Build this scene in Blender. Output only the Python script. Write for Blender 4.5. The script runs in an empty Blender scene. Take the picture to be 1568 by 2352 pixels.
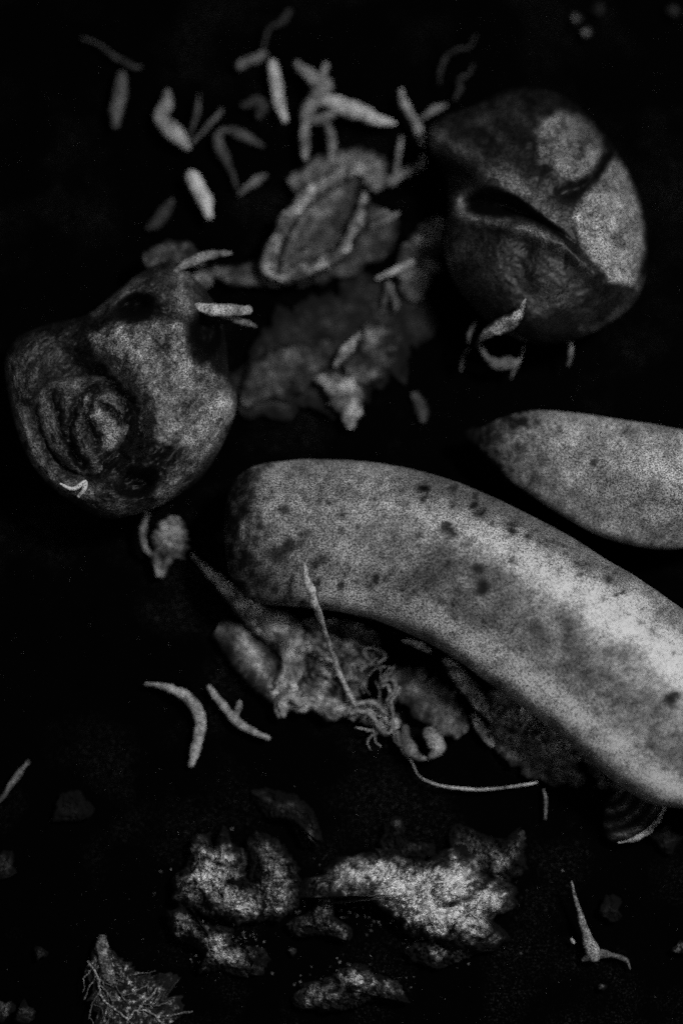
import bpy, math, random
from mathutils import Vector, noise

# ------------------------------------------------------------------ camera, world, lamps, exposure
SC = bpy.context.scene
COL = SC.collection
S = 0.175 / 1568.0          # metres per plan unit (the frame is 1568 x 2352 plan units, 17.5 cm wide)
CAM_H = 0.60                # camera height over the soil, metres
cam_data = bpy.data.cameras.new('camera')
cam = bpy.data.objects.new('camera', cam_data)
COL.objects.link(cam)
cam.location = (0, 0, CAM_H)
cam.rotation_euler = (0, 0, 0)
cam_data.sensor_fit = 'HORIZONTAL'
cam_data.sensor_width = 24.0
cam_data.lens = 24.0 * CAM_H / 0.175
cam_data.clip_start = 0.02
cam_data.clip_end = 10.0
cam_data.dof.use_dof = True
cam_data.dof.focus_distance = CAM_H - 0.032
cam_data.dof.aperture_fstop = 3.2
SC.camera = cam

world = bpy.data.worlds.new('World')
SC.world = world
world.use_nodes = True
bg = world.node_tree.nodes['Background']
bg.inputs[0].default_value = (1, 1, 1, 1)
bg.inputs[1].default_value = 0.004

def lamp(name, loc, target, size, energy):
    d = bpy.data.lights.new(name, 'AREA')
    d.shape = 'DISK'
    d.size = size
    d.energy = energy
    o = bpy.data.objects.new(name, d)
    COL.objects.link(o)
    o.location = loc
    o.rotation_euler = (Vector(target) - Vector(loc)).to_track_quat('-Z', 'Y').to_euler()
    return o
lamp('key_lamp', (0.26, 0.20, 0.62), (0.0, -0.01, 0.0), 0.08, 2.7)
lamp('fill_lamp', (-0.16, -0.06, 0.66), (0.0, 0.0, 0.0), 0.12, 0.42)

SC.view_settings.view_transform = 'Standard'
SC.view_settings.look = 'None'
SC.view_settings.exposure = 0.0
SC.view_settings.gamma = 1.0
SC.render.engine = 'CYCLES'
SC.cycles.use_denoising = False        # the photograph is grainy: keep the sampling grain
SC.cycles.use_adaptive_sampling = True
SC.cycles.adaptive_threshold = 0.6
SC.cycles.adaptive_min_samples = 8

# ------------------------------------------------------------------ helpers
H_U = CAM_H / S
SLOPE = 0.2                # the heap rises towards the near side
def P(x, y, z=0.0):
    """plan point (x right, y down, z up, all in plan units, as sighted from above) -> metres"""
    z += SLOPE * (y - 1176)
    k = (H_U - z) / H_U
    return Vector(((x - 784) * S * k, (1176 - y) * S * k, z * S))

def fbm(x, y, z=0.0, oct=4):
    return noise.fractal(Vector((x, y, z)), 1.0, 2.0, oct)
def turb(x, y, z=0.0, oct=4):
    return noise.turbulence(Vector((x, y, z)), oct, False)
def sstep(a, b, x):                                  # smooth step, a may be above b
    t = max(0.0, min(1.0, (x - a) / (b - a)))
    return t * t * (3 - 2 * t)
def gauss(x, y, cx, cy, rx, ry=None, ang=0.0):
    ry = ry or rx
    c, s = math.cos(ang), math.sin(ang)
    dx, dy = x - cx, y - cy
    u, v = (dx * c + dy * s) / rx, (-dx * s + dy * c) / ry
    return math.exp(-(u * u + v * v))
def seg_dist(x, y, pts):
    best = 1e9
    for a, b in zip(pts, pts[1:]):
        dx, dy = b[0] - a[0], b[1] - a[1]
        t = max(0.0, min(1.0, ((x - a[0]) * dx + (y - a[1]) * dy) / (dx * dx + dy * dy + 1e-9)))
        best = min(best, math.hypot(x - a[0] - t * dx, y - a[1] - t * dy))
    return best
def poly_sd(x, y, poly):
    """signed distance, positive inside"""
    ins = False
    n = len(poly)
    j = n - 1
    for i in range(n):
        xi, yi = poly[i]
        xj, yj = poly[j]
        if (yi > y) != (yj > y) and x < (xj - xi) * (y - yi) / (yj - yi) + xi:
            ins = not ins
        j = i
    d = seg_dist(x, y, list(poly) + [poly[0]])
    return d if ins else -d

def spline(pts, n, closed=False):
    m = len(pts)
    out = []
    segs = m if closed else m - 1
    for k in range(n if closed else n + 1):
        t = k / n * segs
        i = min(int(t), segs - 1)
        f = t - i
        if closed:
            p = [pts[(i + q) % m] for q in (-1, 0, 1, 2)]
        else:
            p = [pts[max(0, min(m - 1, i + q))] for q in (-1, 0, 1, 2)]
        out.append(tuple(0.5 * (2 * b + (c - a) * f + (2 * a - 5 * b + 4 * c - d) * f * f + (3 * b - a - 3 * c + d) * f ** 3)
                         for a, b, c, d in zip(*p)))
    return out

def tag(o, label=None, cat=None, group=None, kind=None):
    if label: o['label'] = label
    if cat: o['category'] = cat
    if group: o['group'] = group
    if kind: o['kind'] = kind
    return o

def make(name, verts, faces, mat, parent=None, tint=None, smooth=True):
    """one mesh object; verts in metres. A top-level object gets its origin at its base."""
    if parent is None:
        xs = [v[0] for v in verts]; ys = [v[1] for v in verts]; zs = [v[2] for v in verts]
        org = Vector(((min(xs) + max(xs)) / 2, (min(ys) + max(ys)) / 2, min(zs)))
    else:
        org = Vector(parent.location)
        if parent.parent: org = org + Vector(parent.parent.location)
    me = bpy.data.meshes.new(name)
    me.from_pydata([Vector(v) - org for v in verts], [], faces)
    me.validate()
    if smooth:
        me.polygons.foreach_set('use_smooth', [True] * len(me.polygons))
    if tint is not None:
        a = me.attributes.new('tint', 'FLOAT', 'POINT')
        a.data.foreach_set('value', tint)
    me.materials.append(mat)
    o = bpy.data.objects.new(name, me)
    COL.objects.link(o)
    if parent is None:
        o.location = org
    else:
        o.parent = parent
    return o

def root(name, x, y, z=0.0):
    o = bpy.data.objects.new(name, None)
    COL.objects.link(o)
    o.empty_display_size = 0.01
    o.location = P(x, y, z)
    return o

# ------------------------------------------------------------------ materials (all grey: the photograph is monochrome)
def material(name, base, mottle=0.35, mscale=220, grain=0.45, rough=0.7, bump=0.3, bscale=900, use_tint=False, spec=0.25, sss=0.0):
    m = bpy.data.materials.new(name)
    m.use_nodes = True
    nt = m.node_tree
    N, L = nt.nodes, nt.links
    b = N['Principled BSDF']
    b.inputs['Roughness'].default_value = rough
    b.inputs['Specular IOR Level'].default_value = spec
    tc = N.new('ShaderNodeTexCoord')
    def noise_node(scale, detail, rgh=0.6):
        n = N.new('ShaderNodeTexNoise')
        n.inputs['Scale'].default_value = scale
        n.inputs['Detail'].default_value = detail
        n.inputs['Roughness'].default_value = rgh
        L.new(tc.outputs['Object'], n.inputs['Vector'])
        return n
    def rng(src, a, z, lo, hi):
        r = N.new('ShaderNodeMapRange')
        r.inputs['From Min'].default_value = a
        r.inputs['From Max'].default_value = z
        r.inputs['To Min'].default_value = lo
        r.inputs['To Max'].default_value = hi
        L.new(src, r.inputs['Value'])
        return r.outputs[0]
    def mul(p, q):
        k = N.new('ShaderNodeMath')
        k.operation = 'MULTIPLY'
        for i, v in enumerate((p, q)):
            if isinstance(v, float): k.inputs[i].default_value = v
            else: L.new(v, k.inputs[i])
        return k.outputs[0]
    n1 = noise_node(mscale, 5)
    n2 = noise_node(2700, 1)
    v = mul(rng(n1.outputs[0], 0.3, 0.7, 1 - mottle, 1 + mottle), rng(n2.outputs[0], 0.34, 0.66, 1 - grain, 1 + grain))
    if use_tint:
        at = N.new('ShaderNodeAttribute')
        at.attribute_name = 'tint'
        v = mul(v, at.outputs['Fac'])
        pw = N.new('ShaderNodeMath')
        pw.operation = 'POWER'
        L.new(v, pw.inputs[0])
        pw.inputs[1].default_value = 1.5
        v = pw.outputs[0]
    v = mul(v, float(base))
    cl = N.new('ShaderNodeMath')
    cl.operation = 'MINIMUM'
    L.new(v, cl.inputs[0])
    cl.inputs[1].default_value = 0.85
    v = cl.outputs[0]
    cc = N.new('ShaderNodeCombineColor')
    for i in range(3): L.new(v, cc.inputs[i])
    L.new(cc.outputs[0], b.inputs['Base Color'])
    if sss:
        b.inputs['Subsurface Weight'].default_value = sss
        b.inputs['Subsurface Radius'].default_value = (1, 1, 1)
        b.inputs['Subsurface Scale'].default_value = 0.0015
    bp = N.new('ShaderNodeBump')
    bp.inputs['Strength'].default_value = bump
    bp.inputs['Distance'].default_value = 0.0006
    n3 = noise_node(bscale, 4)
    L.new(n3.outputs[0], bp.inputs['Height'])
    L.new(bp.outputs[0], b.inputs['Normal'])
    return m

M_PEEL = material('banana_peel', 0.66, 0.25, 130, 0.66, 0.6, 0.25, 700, True)
M_FRUIT = material('fruit_flesh', 0.42, 0.4, 260, 0.75, 0.5, 0.35, 700, True, 0.35)
M_DOME = material('smooth_skin', 0.44, 0.25, 220, 0.75, 0.5, 0.15, 700, True, 0.35)
M_STALK = material('pale_stalk', 0.5, 0.25, 400, 0.65, 0.8, 0.4, 1200, True)
M_LEAF = material('pale_leaf', 0.42, 0.55, 300, 0.8, 0.8, 0.6, 800, True)
M_CLOD = material('pale_clod', 0.8, 0.5, 420, 0.75, 0.9, 0.8, 900, True)
M_DARK = material('dark_skin', 0.006, 0.4, 300, 0.3, 0.9, 0.3, 800, False, 0.05)

def soil_material():
    m = bpy.data.materials.new('wet_black_soil')
    m.use_nodes = True
    nt = m.node_tree
    N, L = nt.nodes, nt.links
    b = N['Principled BSDF']
    b.inputs['Roughness'].default_value = 1.0
    b.inputs['Specular IOR Level'].default_value = 0.0
    tc = N.new('ShaderNodeTexCoord')
    def nz(scale, det):
        n = N.new('ShaderNodeTexNoise')
        n.inputs['Scale'].default_value = scale
        n.inputs['Detail'].default_value = det
        L.new(tc.outputs['Object'], n.inputs['Vector'])
        return n.outputs[0]
    def ramp(src, a, z):
        r = N.new('ShaderNodeMapRange')
        r.inputs['From Min'].default_value = a
        r.inputs['From Max'].default_value = z
        L.new(src, r.inputs['Value'])
        return r.outputs[0]
    k = N.new('ShaderNodeMath'); k.operation = 'MULTIPLY'
    L.new(ramp(nz(45, 3), 0.5, 0.75), k.inputs[0])
    L.new(ramp(nz(2200, 2), 0.56, 0.75), k.inputs[1])
    mx = N.new('ShaderNodeMapRange')
    mx.inputs['To Min'].default_value = 0.0012
    mx.inputs['To Max'].default_value = 0.055
    L.new(k.outputs[0], mx.inputs['Value'])
    cc = N.new('ShaderNodeCombineColor')
    for i in range(3): L.new(mx.outputs[0], cc.inputs[i])
    L.new(cc.outputs[0], b.inputs['Base Color'])
    return m
M_SOIL = soil_material()

# ------------------------------------------------------------------ shape builders
def tube_mesh(pts, ring=14, n=None, rough=0.07, flat=1.0, seed=0.0, caps=True, lump=1.0):
    """pts: (x, y, z, r). Swept, slightly irregular, rounded at both ends."""
    n = n or max(14, 7 * (len(pts) - 1))
    path = spline(pts, n)
    C = [P(p[0], p[1], p[2]) for p in path]
    R = [max(0.3, p[3]) * S * (1 + (0.38 if p[3] < 10 else 0.16) * noise.noise(Vector((i * 0.31, seed * 7.7 + p[0] * 0.02, 1.7)))) for i, p in enumerate(path)]
    C = [c + Vector((noise.noise(c * 260), noise.noise(c * 260 + Vector((9, 4, 2))), 0)) * S * min(5.0, 0.5 * path[i][3]) for i, c in enumerate(C)]
    if caps:                                            # hemispherical ends
        def cap(c0, c1, r):
            d = (c0 - c1).normalized()
            return [(c0 + d * r * math.sin(a), r * max(0.02, math.cos(a))) for a in (0.5, 1.0, 1.35, 1.57)]
        a = cap(C[0], C[1], R[0]); z = cap(C[-1], C[-2], R[-1])
        C = [q[0] for q in reversed(a)] + C + [q[0] for q in z]
        R = [q[1] for q in reversed(a)] + R + [q[1] for q in z]
    V, F = [], []
    up = Vector((0.13, 0.21, 1)).normalized()
    L = 0.0
    for i, c in enumerate(C):
        t = (C[min(i + 1, len(C) - 1)] - C[max(i - 1, 0)])
        if t.length < 1e-9: t = Vector((1, 0, 0))
        t.normalize()
        sd = t.cross(up)
        if sd.length < 1e-4: sd = t.cross(Vector((1, 0, 0)))
        sd.normalize()
        nn = sd.cross(t).normalized()
        if i: L += (c - C[i - 1]).length / S
        for k in range(ring):
            a = 2 * math.pi * k / ring
            w = 1 + rough * noise.noise(Vector((math.cos(a) * 1.3 * lump, math.sin(a) * 1.3 * lump, L * 0.045 + seed * 17.3))) * 1.6
            V.append(c + (sd * math.cos(a) + nn * math.sin(a) * flat) * R[i] * w)
        if i:
            for k in range(ring):
                k2 = (k + 1) % ring
                F.append(((i - 1) * ring + k, (i - 1) * ring + k2, i * ring + k2, i * ring + k))
    F.append(tuple(reversed(range(ring))))
    F.append(tuple(range((len(C) - 1) * ring, len(C) * ring)))
    return V, F

def tube(name, pts, mat, parent=None, tone=1.0, ends=0.0, **kw):
    V, F = tube_mesh(pts, **kw)
    return make(name, V, F, mat, parent, [tone * max(0.08, 1 + 0.35 * noise.noise(v * 700) + 0.45 * noise.noise(v * 230)) for v in V])

def ribbon(name, pts, cup, mat, parent=None, tone=1.0, thick=5.0, cross=14, n=56, ragged=0.15, seed=0.0, wrinkle=4.0, tonef=None):
    """a bent sheet with thickness. pts: (x, y, z, half-width); cup lifts (or drops) its two edges."""
    path = spline(pts, n)
    top, tv = [], []
    for i, p in enumerate(path):
        a, b = path[max(i - 1, 0)], path[min(i + 1, n)]
        dx, dy = b[0] - a[0], b[1] - a[1]
        l = math.hypot(dx, dy) or 1
        nx, ny = -dy / l, dx / l
        for k in range(cross + 1):
            u = -1 + 2 * k / cross
            side = 1 if u > 0 else -1
            w = max(1.5, p[3]) * (1 + ragged * (fbm(i * 9.0 / n, side * 3.1, seed) + 0.5 * fbm(i * 23.0 / n, side * 5.1, seed)))
            x, y = p[0] + nx * u * w, p[1] + ny * u * w
            z = p[2] + cup * u * u + wrinkle * fbm(x * 0.022, y * 0.022, seed) + 0.4 * wrinkle * fbm(x * 0.07, y * 0.07, seed)
            top.append((x, y, z))
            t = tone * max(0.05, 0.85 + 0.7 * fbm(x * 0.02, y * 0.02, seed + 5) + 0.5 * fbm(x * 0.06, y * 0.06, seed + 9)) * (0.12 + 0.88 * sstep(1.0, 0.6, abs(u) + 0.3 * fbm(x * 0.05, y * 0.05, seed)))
            if tonef: t *= tonef(i / n, u)
            tv.append(max(0.02, t))
    m = len(top)
    V = [P(*q) for q in top] + [P(q[0], q[1], q[2] - thick) for q in top]
    w = cross + 1
    F = []
    for i in range(n):
        for k in range(cross):
            q = (i * w + k, i * w + k + 1, (i + 1) * w + k + 1, (i + 1) * w + k)
            F.append(q)
            F.append(tuple(m + e for e in reversed(q)))
        for k in (0, cross):
            a, b = i * w + k, (i + 1) * w + k
            F.append((a, b, m + b, m + a) if k == 0 else (b, a, m + a, m + b))
    for i in (0, n):
        for k in range(cross):
            a, b = i * w + k, i * w + k + 1
            F.append((b, a, m + a, m + b) if i == 0 else (a, b, m + b, m + a))
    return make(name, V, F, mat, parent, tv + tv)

def dome(name, outline, zc, h_top, h_bot, mat, parent=None, sculpt=None, tintf=None, rings=70, segs=200, smooth_outline=True, center=None, power=0.5, rag=0.0):
    """closed lump with the given outline: domed top carved by sculpt(x, y, rho), rounded underside."""
    pts = spline(outline, 400, True) if smooth_outline else None
    if pts is None:
        pts = []
        for a, b in zip(outline, outline[1:] + outline[:1]):
            pts += [(a[0] + (b[0] - a[0]) * t / 12, a[1] + (b[1] - a[1]) * t / 12) for t in range(12)]
    cx, cy = center or (sum(p[0] for p in pts) / len(pts), sum(p[1] for p in pts) / len(pts))
    polar = sorted((math.atan2(p[1] - cy, p[0] - cx), math.hypot(p[0] - cx, p[1] - cy)) for p in pts)
    def rad(a):
        prev = (polar[-1][0] - 2 * math.pi, polar[-1][1])
        for q in polar:
            if q[0] >= a:
                f = (a - prev[0]) / (q[0] - prev[0] + 1e-9)
                return prev[1] + (q[1] - prev[1]) * f
            prev = q
        q = (polar[0][0] + 2 * math.pi, polar[0][1])
        return prev[1] + (q[1] - prev[1]) * (a - prev[0]) / (q[0] - prev[0] + 1e-9)
    rr = [rad(-math.pi + 2 * math.pi * (k + 0.5) / segs) for k in range(segs)]
    if rag:
        rr = [r * (1 + rag * (fbm(cx + 2.2 * math.cos(2 * math.pi * k / segs), cy + 2.2 * math.sin(2 * math.pi * k / segs), 7) + 0.6 * fbm(cx + 9 * math.cos(2 * math.pi * k / segs), 9 * math.sin(2 * math.pi * k / segs), 3))) for k, r in enumerate(rr)]
    V, T, F = [], [], []
    def put(x, y, z, t):
        V.append(P(x, y, z)); T.append(max(0.005, t))
    def top(x, y, rho):
        z = zc + h_top * max(0.0, 1 - rho * rho) ** power
        return z + (sculpt(x, y, rho) if sculpt else 0.0)
    put(cx, cy, top(cx, cy, 0), tintf(cx, cy) if tintf else 1.0)
    lo = rings // 3
    for i in range(1, rings + lo):
        upper = i <= rings
        rho = math.sin(i / rings * math.pi / 2) if upper else math.cos((i - rings) / lo * math.pi / 2)
        for k in range(segs):
            a = -math.pi + 2 * math.pi * (k + 0.5) / segs
            x, y = cx + rho * rr[k] * math.cos(a), cy + rho * rr[k] * math.sin(a)
            z = top(x, y, rho) if upper else zc - h_bot * math.sqrt(max(0, 1 - rho * rho)) + (sculpt(x, y, 1.0) * rho ** 8 if sculpt else 0)
            put(x, y, z, tintf(x, y) if tintf else 1.0)
    put(cx, cy, zc - h_bot, 1.0)
    for k in range(segs):
        F.append((0, 1 + (k + 1) % segs, 1 + k))
    nr = rings + lo - 1
    for i in range(nr - 1):
        for k in range(segs):
            k2 = (k + 1) % segs
            F.append((1 + i * segs + k, 1 + i * segs + k2, 1 + (i + 1) * segs + k2, 1 + (i + 1) * segs + k))
    last = len(V) - 1
    for k in range(segs):
        F.append((last, 1 + (nr - 1) * segs + k, 1 + (nr - 1) * segs + (k + 1) % segs))
    return make(name, V, F, mat, parent, T)

# ------------------------------------------------------------------ the setting: black soil
def soil():
    n = 220
    V, F = [], []
    for j in range(n + 1):
        for i in range(n + 1):
            u, v = -1 + 2 * i / n, -1 + 2 * j / n
            x, y = u * (0.14 + 0.5 * abs(u) ** 5), v * (0.18 + 0.5 * abs(v) ** 5)
            z = -SLOPE * max(-0.25, min(0.25, y)) - 0.0015 + 0.002 * fbm(x * 40, y * 40, 3.3) + 0.0008 * fbm(x * 220, y * 220, 1.3)
            V.append((x, y, z))
    for j in range(n):
        for i in range(n):
            a = j * (n + 1) + i
            F.append((a, a + 1, a + n + 2, a + n + 1))
    return tag(make('soil', V, F, M_SOIL), 'black damp soil under all the scraps', None, None, 'structure')
soil()

# ------------------------------------------------------------------ bananas
def banana(pts, label, spots, phase, bands, tone, group, twist=0.0, end_pow=3.2, tipdir=None):
    n, ring = 220, 130
    path = spline(pts, n)
    r = root('banana', path[n // 2][0], path[n // 2][1], 0)
    tag(r, label, 'banana', group)
    C = [P(p[0], p[1], p[2]) for p in path]
    V, F, T = [], [], []
    Ls = [0.0]
    for i in range(1, n + 1): Ls.append(Ls[-1] + (C[i] - C[i - 1]).length / S)
    for i, c in enumerate(C):
        t = (C[min(i + 1, n)] - C[max(i - 1, 0)]).normalized()
        sd = t.cross(Vector((0, 0, 1))).normalized()
        nn = sd.cross(t).normalized()
        d = Ls[i] / 130.0
        prof = (1 - max(0, 1 - d) ** end_pow) ** (1 / end_pow) if d < 1 else 1.0
        d2 = (Ls[-1] - Ls[i]) / 260.0
        if d2 < 1: prof *= 0.3 + 0.7 * sstep(0, 1, d2)
        R = max(0.12, prof) * path[i][3] * S
        for k in range(ring):
            a = 2 * math.pi * k / ring
            q = 5 * (a - phase - twist * i / n)
            rr = R * (1 + 0.035 * math.cos(q) + 0.008 * math.cos(2 * q) + 0.02 * fbm(Ls[i] * 0.006, math.cos(a) * 1.2, math.sin(a) * 1.2 + phase))
            p = c + (sd * math.cos(a) + nn * math.sin(a)) * rr
            V.append(p)
            kk = H_U / (H_U - p.z / S)
            x, y = p.x / S * kk + 784, 1176 - p.y / S * kk
            tv = tone * bands(a, Ls[i], x, y)
            tv *= max(0.2, 1 + 0.3 * fbm(x * 0.012, y * 0.012, 2.2, 3) + 0.34 * fbm(x * 0.035, y * 0.035, 7.2, 4) + 0.28 * fbm(x * 0.1, y * 0.1, 1.2, 3))
            if p.z > c.z - R * 0.3:
                for sx, sy, sr, dk in spots:
                    sr *= 1.15
                    dd = math.hypot(x - sx, y - sy) / sr * (1 + 0.6 * fbm(x * 0.06, y * 0.06, sx))
                    if dd < 2.2: tv *= 1 - dk * math.exp(-dd ** 4)
            T.append(max(0.015, tv))
        if i:
            for k in range(ring):
                k2 = (k + 1) % ring
                F.append(((i - 1) * ring + k, (i - 1) * ring + k2, i * ring + k2, i * ring + k))
    F.append(tuple(reversed(range(ring))))
    F.append(tuple(range(n * ring, (n + 1) * ring)))
    make('peel', V, F, M_PEEL, r, T)
    a, b = path[0], path[3]
    l = math.hypot(b[0] - a[0], b[1] - a[1])
    ux, uy = (a[0] - b[0]) / l, (a[1] - b[1]) / l
    tube('blossom_end', [(a[0] - ux * 8, a[1] - uy * 8, a[2], 22), (a[0] + ux * 4, a[1] + uy * 4, a[2] - 4, 19), (a[0] + ux * 10, a[1] + uy * 10, a[2] - 8, 15)], M_DARK, r)
    e, d = path[-1], path[-4]
    l = math.hypot(e[0] - d[0], e[1] - d[1])
    ux, uy = (e[0] - d[0]) / l, (e[1] - d[1]) / l
    tube('stem', [(e[0] - ux * 20, e[1] - uy * 20, e[2], e[3] * 0.32), (e[0] + ux * 60, e[1] + uy * 60, e[2], e[3] * 0.24), (e[0] + ux * 120, e[1] + uy * 120, e[2] - 6, e[3] * 0.28)], M_PEEL, r, 0.6)
    return r

random.seed(5)
spots1 = [(1024, 1212, 15, .85), (1040, 1225, 10, .7), (1075, 1245, 12, .6), (1094, 1307, 12, .95), (1110, 1352, 15, .97), (1540, 1605, 16, 1.0),
          (640, 1275, 20, .75), (664, 1254, 16, .8), (740, 1288, 9, .7), (972, 1122, 12, .8), (1098, 1182, 8, .6), (1170, 1207, 9, .5), (1215, 1232, 8, .6),
          (1395, 1330, 9, .6), (800, 1300, 8, .4), (905, 1240, 10, .35), (1230, 1440, 18, .35), (700, 1225, 8, .5)]
for _ in range(60):
    spots1.append((random.uniform(550, 1050), random.uniform(1110, 1400), random.uniform(4, 9), random.uniform(.3, .8)))
for _ in range(45):                                                  # specks along the upper edge
    q = random.uniform(0, 1)
    ex, ey = 880 + 690 * q, 1075 + 120 * q + 300 * q * q
    spots1.append((ex + random.uniform(-10, 10), ey + random.uniform(0, 60) ** 1.0, random.uniform(3, 8), random.uniform(.4, .9)))
for _ in range(60):
    q = random.uniform(0, 1)
    spots1.append((1000 + 560 * q, random.uniform(1230, 1480) + 330 * q * q, random.uniform(3, 7), random.uniform(.2, .6)))
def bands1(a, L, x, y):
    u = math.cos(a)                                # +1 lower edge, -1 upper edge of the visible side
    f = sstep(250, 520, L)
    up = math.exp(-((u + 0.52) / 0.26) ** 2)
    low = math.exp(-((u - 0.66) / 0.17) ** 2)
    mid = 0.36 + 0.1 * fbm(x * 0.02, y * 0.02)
    v = (1 - f) * (0.72 + 0.12 * fbm(x * 0.02, y * 0.02, 4)) + f * (mid + 0.8 * up * (0.45 + 0.55 * sstep(400, 900, L)) + 0.5 * low)  # lit ridge bands and darker middle face painted into the peel tint
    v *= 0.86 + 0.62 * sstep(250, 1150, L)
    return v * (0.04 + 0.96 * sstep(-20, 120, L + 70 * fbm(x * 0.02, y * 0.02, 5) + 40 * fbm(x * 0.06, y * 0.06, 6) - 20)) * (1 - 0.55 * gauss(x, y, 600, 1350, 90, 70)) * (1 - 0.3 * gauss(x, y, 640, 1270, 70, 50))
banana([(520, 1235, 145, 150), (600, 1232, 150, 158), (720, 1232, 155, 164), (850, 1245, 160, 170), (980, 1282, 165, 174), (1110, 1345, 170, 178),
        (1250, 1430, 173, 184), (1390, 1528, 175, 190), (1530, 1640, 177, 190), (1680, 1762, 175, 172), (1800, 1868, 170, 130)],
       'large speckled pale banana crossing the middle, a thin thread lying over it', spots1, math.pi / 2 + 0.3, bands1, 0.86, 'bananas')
spots2 = [(1180, 972, 16, .8), (1362, 1062, 9, .7), (1285, 985, 10, .5), (1200, 965, 12, .8), (1430, 990, 8, .4)]
def bands2(a, L, x, y):
    return (0.8 + 0.15 * fbm(x * 0.015, y * 0.015, 8) + 0.25 * gauss(x, y, 1540, 1060, 90, 60)) * (0.03 + 0.97 * sstep(-10, 190, L + 70 * fbm(x * 0.02, y * 0.02, 5) + 50 * fbm(x * 0.06, y * 0.06, 6)))
banana([(1085, 1003, 118, 44), (1160, 1015, 124, 72), (1250, 1042, 128, 98), (1350, 1078, 132, 122), (1460, 1113, 134, 136), (1570, 1130, 134, 134), (1680, 1135, 134, 122), (1800, 1130, 130, 90)],
       'smaller plain pale banana at the right edge, above the large speckled banana', spots2, 0.4, bands2, 0.62, 'bananas', 0.0, 1.8)

# ------------------------------------------------------------------ round fruits
ROT = [(12, 830), (22, 920), (50, 1020), (95, 1095), (160, 1150), (240, 1190), (310, 1182), (390, 1150), (460, 1100), (512, 1020), (545, 925), (527, 860),
       (518, 780), (505, 720), (462, 655), (400, 600), (330, 622), (265, 670), (200, 722), (110, 745), (40, 775)]
PALE = [(205, 770), (250, 738), (335, 742), (400, 728), (435, 770), (440, 830), (500, 850), (540, 900), (535, 960), (480, 1020), (400, 1030), (335, 1010), (325, 940), (295, 895), (240, 850)]
def rot_sculpt(x, y, rho):
    e = 1 - rho ** 6
    z = 9 * fbm(x * 0.013, y * 0.013, 1.5) + 9 * fbm(x * 0.045, y * 0.045, 2.5) + 5 * fbm(x * 0.11 + y * 0.06, y * 0.09, 2.5)
    z -= 105 * sstep(1.3, 0.7, math.hypot((x - 195) / 130, (y - 965) / 142) + 0.12 * fbm(x * 0.012, y * 0.012, 55)) * e       # the hollow
    z -= 90 * gauss(x, y, 140, 820, 90, 60, 0.4) * e
    for px, py, ax, ay, an, dp in ((308, 704, 44, 26, -0.3, 90), (472, 765, 34, 46, 0.1, 100), (312, 1108, 44, 30, -0.2, 80)):
        z -= dp * math.exp(-(-math.log(max(1e-9, gauss(x, y, px, py, ax, ay, an)))) ** 2)
    z -= 24 * math.exp(-(seg_dist(x, y, [(235, 850), (330, 930), (335, 1010), (300, 1080)]) / 14) ** 2) * e
    z -= 16 * math.exp(-(seg_dist(x, y, [(330, 765), (400, 840), (330, 900)]) / 9) ** 2)
    z -= 14 * math.exp(-(seg_dist(x, y, [(425, 1000), (400, 1040), (380, 1060)]) / 9) ** 2)
    z += 16 * math.exp(-(seg_dist(x, y, [(520, 930), (430, 1040), (360, 1140)]) / 16) ** 2)
    z += 10 * math.exp(-(seg_dist(x, y, [(440, 880), (420, 960), (350, 1040)]) / 14) ** 2)
    return z
def rot_tint(x, y):
    d = poly_sd(x, y, PALE) + 12 * fbm(x * 0.03, y * 0.03, 9)
    v = 0.045 + 0.13 * gauss(x, y, 120, 830, 110, 80) + 0.16 * gauss(x, y, 350, 650, 120, 60) + 0.46 * sstep(-10, 14, d)
    v += 0.34 * math.exp(-(seg_dist(x, y, [(22, 830), (42, 950), (85, 1065), (150, 1120), (200, 1130)]) / 22) ** 2)  # lit lower-left rim painted into the skin tint
    v += 0.22 * math.exp(-(seg_dist(x, y, [(200, 1130), (280, 1100), (330, 1080)]) / 16) ** 2)
    v += 0.4 * math.exp(-(seg_dist(x, y, [(520, 930), (490, 1010), (430, 1075), (370, 1140)]) / 26) ** 2)
    v += 0.3 * math.exp(-(seg_dist(x, y, [(215, 715), (310, 650)]) / 14) ** 2)
    v += 0.3 * math.exp(-(seg_dist(x, y, [(420, 640), (430, 720)]) / 26) ** 2)
    v += 0.25 * gauss(x, y, 265, 1170, 60, 20)
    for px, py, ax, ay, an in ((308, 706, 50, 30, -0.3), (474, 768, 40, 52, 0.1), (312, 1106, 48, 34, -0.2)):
        v *= 1 - 0.995 * math.exp(-(-math.log(max(1e-9, gauss(x, y, px, py, ax, ay, an)))) ** 2)  # dark rot, with shade inside the pits painted in too
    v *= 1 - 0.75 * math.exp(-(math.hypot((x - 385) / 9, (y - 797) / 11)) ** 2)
    v *= max(0.15, 1 + 0.5 * fbm(x * 0.02, y * 0.02, 12) + 0.5 * fbm(x * 0.05 + y * 0.03, y * 0.05, 4) + 0.3 * fbm(x * 0.14, y * 0.14, 4))
    return v
rf = root('rotten_fruit', 280, 920)
tag(rf, 'round collapsed fruit at the left with a hollow holding a curled core', 'fruit', 'round fruits')
dome('skin', ROT, 200, 215, 206, M_FRUIT, rf, rot_sculpt, rot_tint, 150, 320, True, (280, 915))
CG = [[(300, 930), (270, 890), (225, 880), (185, 905), (165, 950), (160, 1000), (172, 1050), (205, 1085)], [(222, 900), (200, 950), (205, 985), (222, 1010), (218, 1035)],
      [(235, 930), (262, 955), (285, 965), (295, 945)], [(120, 900), (135, 960), (150, 1020), (190, 1060)], [(240, 1060), (275, 1030), (300, 1000)]]
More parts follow.
